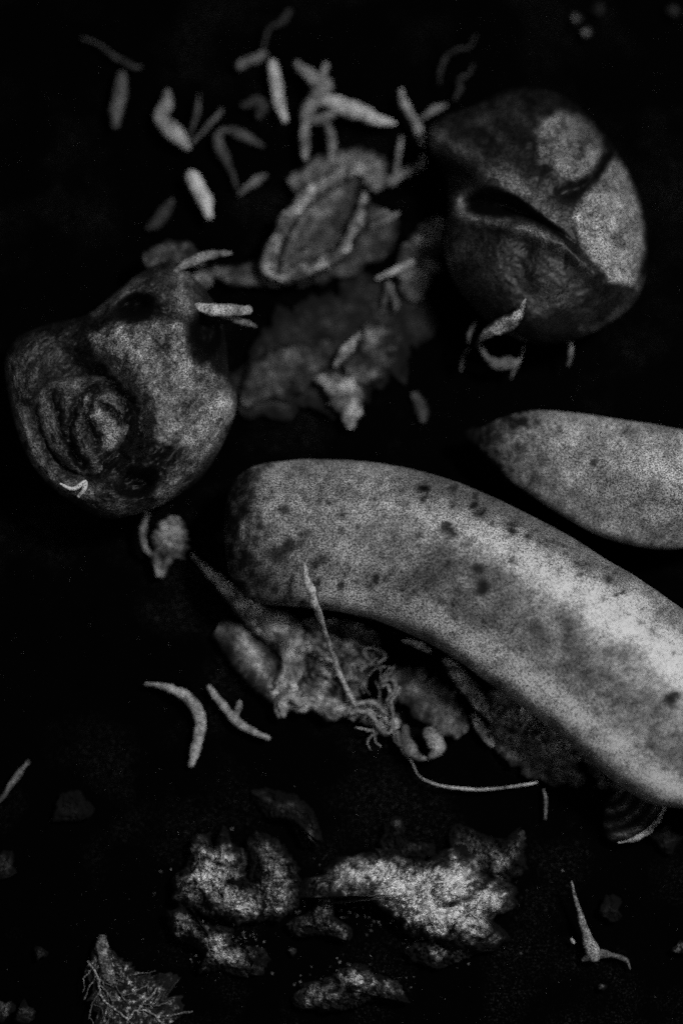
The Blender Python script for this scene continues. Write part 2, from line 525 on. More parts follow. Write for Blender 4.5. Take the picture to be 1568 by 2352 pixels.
def core_sculpt(x, y, rho):
    z = 12 * fbm(x * 0.03, y * 0.03, 61) + 7 * fbm(x * 0.1, y * 0.1, 62)
    for g in CG: z -= 22 * math.exp(-(seg_dist(x + 9 * fbm(x * .03, y * .03, 3), y + 9 * fbm(x * .03, y * .03, 8), g) / 11) ** 2)
    return z * (1 - rho ** 8)
def core_tint(x, y):
    v = 0.26 + 0.5 * gauss(x, y, 222, 930, 42, 24, 0.7) + 0.3 * gauss(x, y, 262, 1005, 40, 50) + 0.16 * gauss(x, y, 110, 950, 26, 60)
    for g in CG: v *= 1 - 0.85 * math.exp(-(seg_dist(x + 9 * fbm(x * .03, y * .03, 3), y + 9 * fbm(x * .03, y * .03, 8), g) / 13) ** 2)
    return v * max(0.1, 1 + 0.6 * fbm(x * 0.03, y * 0.03, 66) + 0.5 * fbm(x * 0.09, y * 0.09, 67))
dome('core', [(88, 905), (120, 870), (190, 862), (270, 868), (318, 910), (328, 970), (308, 1040), (255, 1085), (190, 1092), (130, 1050), (95, 980)], 268, 60, 30, M_FRUIT, rf, core_sculpt, core_tint, 70, 160, rag=0.05)
tube('fibre', [(140, 1112, 312, 3), (160, 1122, 312, 4), (176, 1120, 314, 5), (196, 1106, 318, 4), (192, 1124, 308, 5), (180, 1140, 290, 4)], M_STALK, rf, 1.5, ring=8)
ribbon('stem', [(398, 1185, 60, 14), (395, 1215, 50, 36), (388, 1250, 44, 46), (375, 1275, 34, 28), (366, 1325, 26, 10)], 3, M_LEAF, rf, 0.52, seed=3, thick=3, ragged=0.3)
tube('sepal', [(338, 1170, 70, 7), (330, 1210, 60, 9), (332, 1255, 44, 8), (345, 1275, 36, 5)], M_LEAF, rf, 0.4)

SPL = [(1000, 275), (1085, 243), (1180, 202), (1285, 215), (1375, 292), (1440, 388), (1476, 480), (1487, 570), (1476, 660), (1430, 722), (1340, 775), (1230, 790), (1130, 745), (1050, 660), (1020, 570), (1030, 480), (1020, 400), (985, 330)]
PA = [(1226, 300), (1240, 272), (1300, 248), (1345, 268), (1380, 315), (1392, 352), (1368, 392), (1318, 425), (1285, 405), (1262, 372), (1230, 372)]
PB = [(1412, 352), (1372, 400), (1335, 448), (1310, 500), (1330, 560), (1375, 615), (1400, 652), (1460, 660), (1486, 570), (1478, 480), (1440, 385)]
SLIT = [(1068, 470), (1105, 462), (1165, 476), (1230, 500), (1280, 532), (1318, 560)]
HOLE = [(960, 352), (1010, 350), (1060, 372), (1092, 392), (1078, 420), (1046, 442), (1020, 452), (960, 455)]
GAP = [(1330, 440), (1290, 445), (1250, 400)]
def spl_sculpt(x, y, rho):
    e = 1 - rho ** 8
    z = 7 * fbm(x * 0.013, y * 0.013, 21) + 2 * fbm(x * 0.06, y * 0.06, 22)
    z -= 80 * (1 - 0.88 * sstep(1190, 1310, x)) * math.exp(-(seg_dist(x, y, SLIT) / (8 + 22 * gauss(x, y, 1140, 470, 60))) ** 2) * e
    z -= 120 * gauss(x, y, 1025, 400, 55, 42, 0.5)
    z -= 14 * math.exp(-(seg_dist(x, y, [(1400, 345), (1345, 425), (1290, 445)]) / 14) ** 2) * e
    z += 10 * sstep(-8, 12, poly_sd(x, y, PA)) + 12 * sstep(-8, 14, poly_sd(x, y, PB))
    z += 22 * math.exp(-(seg_dist(x, y, [(1055, 500), (1200, 525), (1290, 560), (1390, 650)]) / 18) ** 2)
    z -= 12 * math.exp(-(seg_dist(x, y, [(1205, 560), (1195, 640), (1240, 700)]) / 30) ** 2)
    return z
def spl_tint(x, y):
    w = 10 * fbm(x * 0.03, y * 0.03, 31)
    v = 0.055 + 0.09 * gauss(x, y, 1130, 280, 110, 60)
    v += 0.42 * sstep(-10, 16, poly_sd(x, y, PA) + w) * (1 - 0.25 * gauss(x, y, 1335, 300, 50))
    v += 0.6 * sstep(-8, 14, poly_sd(x, y, PB) + 0.5 * w) * (1 - 0.22 * math.exp(-((math.hypot((x - 1388) / 0.8, y - 480) - 62) / 12) ** 2) + 0.2 * gauss(x, y, 1440, 640, 50, 40))
    v += 0.3 * math.exp(-(seg_dist(x, y, [(997, 316), (1064, 350), (1149, 408), (1235, 460), (1290, 500)]) / 30) ** 2)
    v += 0.3 * math.exp(-(seg_dist(x, y, [(1055, 498), (1130, 503), (1215, 528), (1290, 565)]) / 18) ** 2)
    v += 0.14 * gauss(x, y, 1055, 465, 30)
    v += 0.16 * gauss(x, y, 1080, 580, 60, 80) + 0.12 * gauss(x, y, 1310, 650, 110, 80)
    v += 0.2 * math.exp(-(seg_dist(x, y, [(1350, 765), (1430, 715), (1470, 650)]) / 22) ** 2)
    v += 0.1 * gauss(x, y, 1260, 690, 40, 20)
    v += 0.22 * math.exp(-(seg_dist(x, y, [(1056, 462), (1085, 428), (1125, 398)]) / 13) ** 2) + 0.3 * gauss(x, y, 1054, 466, 20)
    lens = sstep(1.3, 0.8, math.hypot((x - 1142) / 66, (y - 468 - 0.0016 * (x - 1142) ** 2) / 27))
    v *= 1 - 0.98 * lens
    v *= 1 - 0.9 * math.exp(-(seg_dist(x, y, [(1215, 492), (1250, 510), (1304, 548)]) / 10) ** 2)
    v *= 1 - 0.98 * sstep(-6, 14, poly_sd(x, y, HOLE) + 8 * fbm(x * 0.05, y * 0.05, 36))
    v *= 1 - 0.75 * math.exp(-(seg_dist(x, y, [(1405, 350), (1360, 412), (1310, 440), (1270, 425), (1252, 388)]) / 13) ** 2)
    clean = max(sstep(-8, 12, poly_sd(x, y, PA)), sstep(-8, 12, poly_sd(x, y, PB)))                 # soil smears, none on the smooth patches
    v *= 1 - (1 - clean) * 0.5 * sstep(0.25, -0.25, fbm(x * 0.014, y * 0.014, 77) + 0.3 * fbm(x * 0.05, y * 0.05, 78))
    return v * max(0.1, 1 + 0.6 * fbm(x * 0.02, y * 0.02, 17) + 0.4 * fbm(x * 0.07, y * 0.07, 3) + 0.25 * fbm(x * 0.16, y * 0.16, 3))
sf = root('split_fruit', 1250, 500)
tag(sf, 'domed fruit at the upper right, split by a dark slit, two smooth pale patches', 'fruit', 'round fruits')
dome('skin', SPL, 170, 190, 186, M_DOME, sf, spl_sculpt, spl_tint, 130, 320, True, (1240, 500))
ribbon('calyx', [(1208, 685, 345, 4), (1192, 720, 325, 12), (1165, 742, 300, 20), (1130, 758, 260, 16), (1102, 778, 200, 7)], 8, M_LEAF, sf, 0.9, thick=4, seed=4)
tube('root_hair', [(1104, 774, 150, 6), (1098, 790, 130, 5), (1108, 806, 112, 5), (1120, 820, 100, 6), (1140, 842, 90, 6), (1175, 842, 84, 6), (1195, 820, 84, 4), (1205, 795, 90, 3)], M_STALK, sf, 0.38, rough=0.5)
tube('root_hair', [(1120, 825, 96, 7), (1145, 832, 92, 10), (1175, 830, 88, 10), (1185, 838, 80, 5), (1174, 868, 60, 4)], M_STALK, sf, 0.38, rough=0.5)
tube('root_hair', [(1092, 742, 140, 5), (1080, 760, 130, 6), (1076, 785, 120, 4)], M_STALK, sf, 0.3)
tube('root_hair', [(1302, 762, 130, 5), (1312, 790, 110, 6), (1310, 815, 90, 5), (1304, 838, 70, 3)], M_STALK, sf, 0.55)
tube('root_hair', [(1075, 800, 80, 3), (1062, 830, 60, 4), (1058, 850, 50, 3)], M_STALK, sf, 0.3)

# ------------------------------------------------------------------ cut stalks
def low(z):                                          # rests on the soil unless it lies on a fruit
    return min(0.5 * z, 50) if z < 200 else z
G_ST = 'cut stalks strewn over the soil'
def stalk(label, pts, tone, cat='stalk', name='stalk', **kw):
    kw.setdefault('seed', pts[0][0] * 0.01)
    kw.setdefault('rough', 0.04)
    pts = [(p[0], p[1], low(p[2]), 0.88 * p[3]) for p in pts]
    return tag(tube(name, pts, M_STALK, None, tone, **kw), label, cat, G_ST)
stalk('dim blurred upright stalk at the far upper left, apart from the others', [(279, 172, 70, 12), (276, 210, 74, 19), (268, 250, 70, 19), (264, 285, 64, 10)], 0.3)
stalk('pointed pale stalk standing end to end above a brighter one, upper left', [(386, 210, 66, 8), (383, 235, 68, 17), (370, 265, 62, 18), (362, 278, 56, 9)], 0.55)
stalk('bright thick slanting stalk under the pointed one, thin blades at its foot', [(366, 272, 76, 15), (385, 292, 80, 24), (408, 312, 78, 22), (430, 338, 60, 10)], 0.8)
stalk('brightest, fattest single stalk, lying alone above the collapsed fruit', [(441, 405, 150, 20), (456, 430, 156, 22), (470, 462, 156, 19), (482, 494, 150, 11)], 1.25)
stalk('short grey stalk tilted left of the bright upright one, near the top', [(552, 150, 60, 14), (578, 137, 62, 14), (606, 124, 58, 11)], 0.45)
stalk('straight bright upright stalk below the tilted grey one, near the top', [(624, 146, 90, 12), (632, 185, 92, 17), (641, 230, 90, 16), (654, 274, 84, 10)], 0.95)
stalk('short dim pointed stalk just left of the husk', [(548, 448, 40, 3), (568, 430, 44, 10), (590, 412, 44, 13), (608, 404, 40, 8)], 0.38)
stalk('thick bright stalk tapering right to a point, biggest of the heap', [(752, 232, 120, 18), (790, 243, 126, 24), (835, 262, 126, 22), (870, 274, 118, 15), (904, 284, 108, 6)], 0.9)
stalk('wavy pale stalk rising from beside the thick tapering one', [(922, 206, 90, 6), (926, 232, 96, 11), (944, 268, 100, 12), (964, 300, 96, 14), (970, 330, 90, 9)], 0.6)
stalk('short pale stalk leaning right from the wavy one towards the split fruit', [(972, 268, 60, 6), (995, 254, 62, 10), (1012, 246, 60, 9), (1026, 238, 56, 3)], 0.5)
stalk('thin upright stalk under the point of the thick tapering one', [(921, 315, 60, 6), (917, 345, 62, 8), (912, 378, 58, 8), (908, 402, 54, 6)], 0.42)
stalk('bent grey stalk hooking down beside the dark hole of the split fruit', [(972, 358, 56, 8), (968, 378, 58, 9), (945, 392, 58, 13), (920, 400, 54, 13), (895, 415, 50, 14)], 0.45)
stalk('thin bright straight stalk slanting below the husk, over dark soil', [(866, 638, 60, 5), (895, 626, 64, 8), (920, 614, 66, 9), (943, 601, 64, 7)], 0.8)
stalk('pale stalk reaching right from the top of the collapsed fruit', [(446, 703, 300, 9), (480, 710, 296, 15), (525, 713, 282, 17), (568, 712, 270, 12)], 0.75)
stalk('thinner dim stalk pointing down beside the one on the collapsed fruit', [(512, 722, 240, 8), (545, 733, 232, 10), (570, 742, 220, 8), (588, 750, 210, 4)], 0.45)
stalk('curved pale stalk arching over the top edge of the collapsed fruit', [(402, 622, 270, 5), (430, 606, 272, 13), (465, 592, 264, 14), (500, 584, 250, 10), (530, 582, 236, 7)], 0.5)
stalk('dim wide stalk left of the husk, half lost against the soil', [(392, 462, 40, 8), (380, 485, 42, 16), (362, 508, 40, 17), (340, 522, 36, 8)], 0.2)
stalk('faint rounded stalk end between the blades and the bright upright stalk', [(596, 262, 40, 10), (600, 246, 44, 20), (588, 232, 40, 16), (560, 240, 36, 8)], 0.22)
stalk('faint long stalk bending down left of the husk', [(505, 300, 44, 9), (500, 330, 46, 14), (520, 370, 44, 12), (534, 400, 40, 8), (546, 438, 34, 4)], 0.24)
stalk('faint stalk lying crosswise under the tilted blades', [(512, 296, 40, 8), (545, 305, 44, 14), (575, 318, 42, 13), (602, 334, 36, 6)], 0.28)
stalk('upright grey stalk hanging under the thick tapering one, right of the forked sprig', [(752, 285, 70, 9), (760, 312, 74, 12), (764, 340, 72, 12), (760, 370, 64, 10)], 0.5)
# thin blades
G_BL = 'thin blades between the stalks'
def blade(label, pts, tone):
    return tag(tube('grass_blade', [(p[0], p[1], low(p[2]), p[3]) for p in pts], M_STALK, None, tone, ring=8), label, 'grass blade', G_BL)
blade('thin upright grass blade rising from the foot of the bright slanting stalk', [(457, 218, 70, 3), (452, 250, 70, 6), (446, 280, 60, 6), (436, 310, 50, 3)], 0.32)
blade('thin grass blade leaning right from the foot of the bright slanting stalk', [(507, 252, 70, 5), (490, 276, 66, 6), (465, 302, 58, 6), (440, 328, 50, 3)], 0.35)
blade('faint thin grass blade drooping above the far upper left stalk', [(190, 88, 30, 3), (225, 100, 36, 4), (265, 130, 38, 6), (300, 150, 36, 7), (322, 154, 30, 4)], 0.2)
blade('faint thin blade above the bright upright stalk, at the top edge', [(662, 28, 40, 8), (645, 50, 42, 8), (618, 66, 40, 5), (604, 110, 30, 3)], 0.13)

# forked sprig
sp = root('forked_sprig', 720, 260)
tag(sp, 'forked pale sprig with two short prongs on top, left of thickest stalk', 'sprig', G_ST)
tube('stem', [(p[0], p[1], low(p[2]), p[3]) for p in [(744, 196, 96, 22), (730, 222, 100, 20), (708, 250, 96, 16), (700, 290, 84, 12), (700, 330, 74, 11), (702, 365, 64, 8)]], M_STALK, sp, 0.55)
tube('prong', [(p[0], p[1], low(p[2]), p[3]) for p in [(682, 146, 74, 9), (700, 162, 84, 14), (722, 186, 94, 16), (736, 204, 98, 12)]], M_STALK, sp, 0.6)
tube('prong', [(p[0], p[1], low(p[2]), p[3]) for p in [(746, 148, 84, 7), (742, 170, 90, 11), (738, 200, 96, 14)]], M_STALK, sp, 0.65)
tube('side_shoot', [(p[0], p[1], low(p[2]), p[3]) for p in [(706, 278, 86, 10), (735, 272, 84, 13), (762, 262, 82, 10)]], M_STALK, sp, 0.45)

# small sprouts
s2 = root('sprout', 888, 500)
tag(s2, 'tiny forked sprout lying at the right rim of the husk', 'sprout', 'sprouts')
tube('shoot', [(852, 520, 40, 5), (870, 512, 46, 8), (892, 502, 50, 9), (914, 490, 46, 5)], M_STALK, s2, 0.5)
tube('shoot', [(846, 506, 40, 5), (862, 496, 46, 8), (880, 486, 48, 8), (890, 490, 46, 6)], M_STALK, s2, 0.42)
s3 = root('sprout', 895, 690)
tag(s3, 'tiny two-legged sprout hanging under the thin bright straight stalk', 'sprout', 'sprouts')
tube('shoot', [(892, 652, 34, 6), (886, 680, 32, 7), (878, 706, 26, 3)], M_STALK, s3, 0.3)
tube('shoot', [(892, 652, 34, 6), (902, 678, 34, 9), (908, 700, 30, 8), (904, 714, 24, 3)], M_STALK, s3, 0.38)

# loose tendril loop over the split fruit
tag(tube('tendril', [(p[0], p[1], low(p[2]), p[3]) for p in [(1010, 190, 70, 3), (1012, 160, 74, 4), (1026, 128, 70, 4), (1052, 112, 60, 4), (1078, 108, 52, 3), (1092, 80, 46, 3)]], M_STALK, None, 0.15, ring=8), 'faint thin looping tendril above the split fruit', 'tendril')
tag(tube('tendril', [(p[0], p[1], low(p[2]), p[3]) for p in [(1086, 148, 50, 3), (1074, 170, 54, 4), (1054, 182, 56, 6), (1056, 206, 56, 7), (1044, 226, 52, 4)]], M_STALK, None, 0.14, ring=8), 'faint short tendril curling just above the left shoulder of the split fruit', 'tendril')

# ------------------------------------------------------------------ husk and leaf scraps in the middle
hk = root('seed_husk', 730, 530)
tag(hk, 'open boat-shaped husk with two pale rims, lying between the two round fruits', 'husk')
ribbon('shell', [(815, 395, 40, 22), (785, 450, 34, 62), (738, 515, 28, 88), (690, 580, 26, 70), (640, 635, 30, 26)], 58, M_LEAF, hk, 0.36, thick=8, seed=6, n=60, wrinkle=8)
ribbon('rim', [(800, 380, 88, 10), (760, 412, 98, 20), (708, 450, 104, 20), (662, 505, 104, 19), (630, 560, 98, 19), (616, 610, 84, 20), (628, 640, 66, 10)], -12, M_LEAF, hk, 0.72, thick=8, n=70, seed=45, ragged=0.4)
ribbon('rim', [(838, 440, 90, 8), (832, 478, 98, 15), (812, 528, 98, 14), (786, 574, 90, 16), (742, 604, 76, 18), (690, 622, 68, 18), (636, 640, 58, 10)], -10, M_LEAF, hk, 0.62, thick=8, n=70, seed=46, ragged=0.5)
tube('fibre', [(740, 420, 70, 6), (712, 470, 60, 9), (680, 530, 54, 9), (650, 600, 52, 6)], M_LEAF, hk, 0.42)
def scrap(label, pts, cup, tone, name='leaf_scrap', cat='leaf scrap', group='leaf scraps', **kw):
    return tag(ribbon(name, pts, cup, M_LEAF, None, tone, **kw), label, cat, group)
scrap('dim ragged leaf scrap spread under the stalks above the husk', [(880, 430, 26, 20), (850, 395, 30, 44), (800, 375, 34, 40), (735, 390, 30, 30), (670, 430, 24, 26)], 8, 0.46, seed=31, ragged=0.4, wrinkle=10)
scrap('wide dim leaf scrap under the lower end of the husk', [(490, 622, 16, 14), (550, 632, 20, 24), (650, 620, 22, 40), (760, 590, 22, 52), (850, 540, 20, 60), (880, 480, 16, 30)], 4, 0.3, seed=32, ragged=0.3, wrinkle=8)
scrap('small pale torn leaf scrap right of the collapsed fruit, pointing down', [(722, 866, 26, 8), (756, 878, 32, 22), (788, 898, 34, 44), (802, 935, 30, 32), (806, 985, 22, 10)], 8, 0.75, seed=33, ragged=0.3, wrinkle=9)
scrap('grey pointed leaf scrap standing above the small torn one', [(828, 762, 40, 5), (810, 788, 46, 13), (790, 812, 46, 15), (768, 842, 36, 5)], 6, 0.9, seed=34)
scrap('dim crumpled leaf scrap behind the grey pointed one', [(850, 740, 20, 14), (866, 780, 24, 44), (850, 830, 24, 46), (800, 860, 22, 34)], 6, 0.33, seed=35, ragged=0.3, wrinkle=10)
scrap('very dim broad leaf scrap beside the right flank of the collapsed fruit', [(560, 930, 14, 12), (600, 880, 18, 44), (660, 850, 20, 60), (720, 820, 18, 40), (760, 790, 14, 16)], 6, 0.25, seed=36, ragged=0.3, wrinkle=10)
scrap('very faint leaf scrap on dark soil, left of the bananas\' gap', [(950, 900, 12, 8), (968, 940, 14, 16), (972, 970, 12, 6)], 3, 0.2, seed=37, ragged=0.4)

scrap('smoky dim scrap between the thin bright straight stalk and the split fruit', [(1010, 500, 20, 14), (985, 545, 26, 36), (960, 600, 28, 48), (950, 650, 24, 40), (960, 690, 18, 16)], 5, 0.34, seed=38, ragged=0.3, wrinkle=8)
scrap('dim scrap stuck above the top of the collapsed fruit, under the arching stalk', [(330, 600, 150, 14), (370, 590, 150, 34), (420, 600, 150, 44), (460, 630, 140, 30), (480, 660, 130, 12)], 5, 0.3, seed=39, ragged=0.3, wrinkle=8)
scrap('broadest, dimmest leaf scrap, smeared flat from the collapsed fruit towards the split fruit', [(540, 930, 2, 40), (640, 860, 4, 100), (760, 800, 4, 130), (880, 740, 4, 120), (980, 690, 2, 60)], 2, 0.115, seed=68, ragged=0.35, wrinkle=6, cross=40, n=90)
# ------------------------------------------------------------------ scraps under the big banana
tp = root('torn_peel', 680, 1540)
tag(tp, 'torn pale peel sprawled under the near side of the large banana', 'peel')
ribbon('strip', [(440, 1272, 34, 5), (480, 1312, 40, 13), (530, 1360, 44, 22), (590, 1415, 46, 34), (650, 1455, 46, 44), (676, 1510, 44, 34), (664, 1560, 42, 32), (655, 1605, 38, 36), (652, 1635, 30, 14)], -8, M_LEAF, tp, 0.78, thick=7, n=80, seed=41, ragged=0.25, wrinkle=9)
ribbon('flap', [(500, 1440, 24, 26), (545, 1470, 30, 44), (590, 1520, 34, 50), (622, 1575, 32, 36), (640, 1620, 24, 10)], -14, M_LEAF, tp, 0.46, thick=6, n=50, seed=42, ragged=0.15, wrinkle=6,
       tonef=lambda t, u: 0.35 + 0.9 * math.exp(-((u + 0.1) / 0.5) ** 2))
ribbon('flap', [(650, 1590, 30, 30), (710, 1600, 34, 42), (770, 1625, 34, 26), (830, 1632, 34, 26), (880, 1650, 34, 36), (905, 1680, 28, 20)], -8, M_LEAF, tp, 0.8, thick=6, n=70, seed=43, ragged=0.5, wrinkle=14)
tube('curl', [(650, 1640, 30, 8), (648, 1615, 40, 10), (668, 1598, 46, 10), (690, 1612, 40, 12)], M_STALK, tp, 0.65)
tube('curl', [(640, 1645, 24, 6), (632, 1625, 30, 5), (642, 1600, 36, 6), (662, 1580, 40, 6)], M_STALK, tp, 0.35)
def pouch_sculpt(x, y, rho):
    return (16 * fbm(x * 0.03, y * 0.03, 51) + 12 * fbm(x * 0.09, y * 0.09, 52)) * (1 - rho ** 6)
def crumb_tint(base, sc=0.03, seed=0.0, lo=0.0):
    def f(x, y):
        t = fbm(x * sc, y * sc, seed) + 0.6 * fbm(x * sc * 3, y * sc * 3, seed + 3)
        return base * max(0.06, 0.55 + 0.9 * t)
    return f
tag(dome('crumpled_skin', [(690, 1430), (760, 1420), (850, 1440), (880, 1490), (850, 1545), (830, 1600), (760, 1610), (700, 1580), (690, 1500)], 14, 36, 14, M_LEAF, None, pouch_sculpt, crumb_tint(0.55, 0.03, 53), 50, 120),
    'dim crumpled skin under the large banana, crossed by the thin thread', 'skin scrap')
tag(tube('thread', [(698, 1296, 336, 3), (706, 1330, 332, 8), (714, 1360, 320, 10), (726, 1392, 292, 8), (742, 1440, 206, 6), (762, 1500, 104, 6), (786, 1560, 66, 6), (812, 1614, 54, 5)], M_STALK, None, 0.75, ring=10, n=60),
    'thin pale thread hanging over the side of the large speckled banana', 'thread')
fb = root('fibre_tuft', 875, 1600)
tag(fb, 'pale wispy tuft of fibres beside the torn peel, under the large banana', 'fibre tuft')
for pts, tone in (([(838, 1492, 44, 4), (858, 1488, 50, 6), (876, 1496, 52, 7), (884, 1510, 48, 6), (868, 1524, 42, 3)], 0.5),
                  ([(832, 1500, 44, 5), (842, 1512, 46, 6), (856, 1520, 42, 4)], 0.3),
                  ([(905, 1530, 50, 3), (890, 1552, 54, 5), (872, 1570, 50, 4)], 0.32),
                  ([(880, 1566, 60, 5), (896, 1562, 66, 8), (908, 1578, 64, 8), (900, 1598, 58, 5)], 0.5),
                  ([(874, 1580, 60, 4), (888, 1574, 66, 7), (896, 1592, 62, 6), (886, 1612, 54, 4)], 0.55),
                  ([(918, 1578, 56, 3), (908, 1600, 54, 5), (890, 1618, 48, 4)], 0.6),
                  ([(862, 1566, 52, 3), (872, 1590, 54, 4), (868, 1614, 50, 3)], 0.3),
                  ([(814, 1622, 48, 5), (842, 1612, 54, 8), (866, 1620, 56, 8), (886, 1640, 50, 6)], 0.55),
                  ([(806, 1640, 48, 5), (836, 1634, 54, 8), (858, 1650, 56, 8), (872, 1676, 46, 7), (892, 1686, 40, 5)], 0.6),
                  ([(896, 1612, 52, 4), (904, 1640, 52, 6), (900, 1676, 44, 6)], 0.55),
                  ([(818, 1672, 30, 3), (850, 1678, 34, 4), (886, 1688, 34, 5)], 0.65),
                  ([(790, 1644, 30, 5), (812, 1630, 36, 7), (836, 1640, 38, 6)], 0.45),
                  ([(850, 1646, 50, 5), (864, 1662, 48, 6), (882, 1690, 40, 5)], 0.5),
                  ([(872, 1640, 52, 3), (884, 1656, 50, 5), (902, 1662, 46, 4)], 0.45)):
    tube('fibre', [(p[0], p[1], p[2], 0.72 * p[3]) for p in pts], M_STALK, fb, tone, ring=10, rough=0.35)
for _ in range(18):
    fx, fy, fa = random.uniform(825, 905), random.uniform(1500, 1690), random.uniform(0, 6.28)
    q = []
    for k in range(4):
        q.append((fx, fy, 44 + random.uniform(-8, 14), random.uniform(1.2, 2.6)))
        fa += random.uniform(-0.8, 0.8)
        fx += 15 * math.cos(fa); fy += 15 * math.sin(fa)
    tube('fibre', q, M_STALK, fb, random.uniform(0.25, 0.65), ring=6)
cb = root('curled_bud', 960, 1715)
tag(cb, 'small curled bud with a round pale knob, at the end of the long thread', 'bud')
tube('knob', [(986, 1690, 30, 16), (1000, 1704, 34, 20), (1002, 1722, 32, 17), (988, 1738, 24, 6)], M_STALK, cb, 0.62)
tube('scale', [(930, 1672, 26, 8), (936, 1700, 30, 13), (944, 1722, 28, 15), (960, 1740, 20, 9), (985, 1742, 14, 5)], M_STALK, cb, 0.42)
tube('scale', [(912, 1682, 22, 4), (920, 1708, 26, 8), (934, 1730, 22, 7)], M_STALK, cb, 0.4)
tag(tube('thread', [(p[0], p[1], p[2], 0.62 * p[3]) for p in [(906, 1686, 22, 3), (925, 1724, 14, 3), (946, 1752, 12, 3), (964, 1785, 12, 3), (1000, 1802, 14, 4), (1050, 1811, 15, 5), (1110, 1814, 15, 5), (1170, 1808, 14, 4), (1232, 1798, 12, 4)]], M_STALK, None, 0.9, ring=8, n=70),
    'long fine thread sagging across bare dark soil below the large banana', 'thread')
tag(tube('stem_bit', [(1248, 1815, 12, 3), (1254, 1845, 14, 4), (1252, 1880, 12, 3)], M_STALK, None, 0.35, ring=8), 'short thin upright stem bit at the end of the long sagging thread', 'stem')
tag(tube('wood_chip', [(930, 1474, 50, 5), (955, 1478, 56, 8), (978, 1488, 54, 9), (984, 1495, 50, 5)], M_STALK, None, 0.6), 'small bright chip in the dark just under the large banana', 'chip')
scrap('narrow pale strip slanting out from under the large banana', [(1022, 1512, 40, 10), (1050, 1548, 48, 20), (1085, 1590, 48, 20), (1112, 1624, 44, 18), (1138, 1662, 32, 10)], -8, 0.8, seed=61)
scrap('dimmer narrow strip parallel below the pale slanting one', [(1085, 1640, 20, 8), (1102, 1668, 26, 14), (1120, 1696, 24, 12), (1132, 1716, 18, 5)], -4, 0.5, seed=62)
tag(dome('soil_clod', [(1120, 1590), (1180, 1580), (1240, 1620), (1270, 1660), (1340, 1700), (1330, 1750), (1280, 1740), (1210, 1700), (1150, 1670), (1110, 1630)], 12, 46, 14, M_CLOD, None,
         lambda x, y, r: (14 * fbm(x * .03, y * .03, 71) + 12 * fbm(x * .1, y * .1, 72)) * (1 - r ** 6), crumb_tint(0.42, 0.03, 73), 50, 120),
    'dim crumbly clod tucked under the near edge of the large banana', 'clod', 'crumbly clods')
tag(tube('wood_chip', [(1262, 1610, 90, 4), (1254, 1620, 92, 6), (1246, 1634, 88, 4)], M_STALK, None, 0.9, ring=8), 'tiny bright chip at the near edge of the large banana', 'chip')

scrap('dark blotchy scrap between the wispy tuft and the narrow pale strip', [(900, 1540, 10, 14), (940, 1570, 14, 40), (985, 1610, 16, 50), (1030, 1650, 14, 44), (1060, 1690, 10, 18)], 6, 0.34, seed=63, ragged=0.4, wrinkle=12)
scrap('blotchy dim scrap below the clod, hanging towards the long sagging thread', [(1130, 1660, 10, 20), (1180, 1700, 14, 46), (1240, 1740, 16, 50), (1300, 1775, 14, 34), (1340, 1800, 10, 12)], 6, 0.36, seed=64, ragged=0.4, wrinkle=14)
scrap('pale frayed scrap pinched at the near edge of the large banana by the tiny chip', [(1190, 1600, 60, 10), (1215, 1640, 54, 30), (1240, 1670, 44, 34), (1250, 1705, 30, 22), (1252, 1740, 20, 8)], -6, 0.62, seed=65, ragged=0.5, wrinkle=12)
scrap('dim scrap lying between the small curled root and the large banana', [(1340, 1730, 16, 12), (1380, 1760, 20, 30), (1420, 1790, 18, 28), (1450, 1815, 12, 10)], 5, 0.3, seed=66, ragged=0.4, wrinkle=8)
# bean sprout and twig, lower left
tag(tube('bean_sprout', [(336, 1572, 12, 4), (362, 1575, 16, 6), (392, 1581, 20, 9), (420, 1594, 24, 12), (444, 1620, 26, 14), (460, 1655, 26, 14), (459, 1690, 24, 12), (448, 1722, 20, 12), (438, 1755, 14, 7)], M_STALK, None, 0.72, n=70),
    'curved pale sprout bent like a hook on dark soil', 'sprout', 'sprouts')
tw = root('twig', 550, 1640)
tag(tw, 'thin bent pale twig with one stub, right of the hooked sprout', 'twig', 'twigs')
tube('stem', [(481, 1578, 16, 6), (500, 1606, 18, 8), (524, 1636, 20, 9), (546, 1660, 20, 11), (572, 1676, 18, 8), (616, 1695, 14, 6)], M_STALK, tw, 0.7)
tube('stub', [(540, 1648, 22, 7), (546, 1630, 28, 7), (550, 1614, 32, 6)], M_STALK, tw, 0.65)
tag(tube('twig', [(-12, 1852, 12, 4), (16, 1818, 14, 6), (40, 1782, 16, 7), (64, 1752, 14, 5)], M_STALK, None, 0.35), 'dim straight twig at the left edge, cut by the frame', 'twig', 'twigs')

# round cap lower right
cp = root('mushroom', 1450, 1880)
tag(cp, 'dim ribbed mushroom cap with pale curved rims under the end of the banana', 'mushroom')
dome('cap', [(1385, 1885), (1400, 1835), (1450, 1805), (1505, 1810), (1530, 1850), (1505, 1900), (1450, 1935), (1400, 1930)], 14, 55, 14, M_LEAF, cp,
     lambda x, y, r: 6 * math.cos(math.hypot(x - 1395, y - 1800) * 0.2) * (1 - r ** 4), lambda x, y: 0.2 * (1 + 0.9 * math.cos(math.hypot(x - 1395, y - 1800) * 0.2)) * (0.7 + 0.7 * fbm(x * .04, y * .04)), 40, 100)
tube('rim', [(1534, 1832, 28, 4), (1528, 1850, 30, 6), (1514, 1878, 34, 8), (1488, 1904, 36, 9), (1456, 1924, 34, 8), (1422, 1936, 26, 4)], M_STALK, cp, 0.85)
tube('rim', [(1505, 1856, 52, 4), (1486, 1878, 54, 6), (1456, 1898, 52, 5), (1434, 1906, 46, 3)], M_STALK, cp, 0.55)
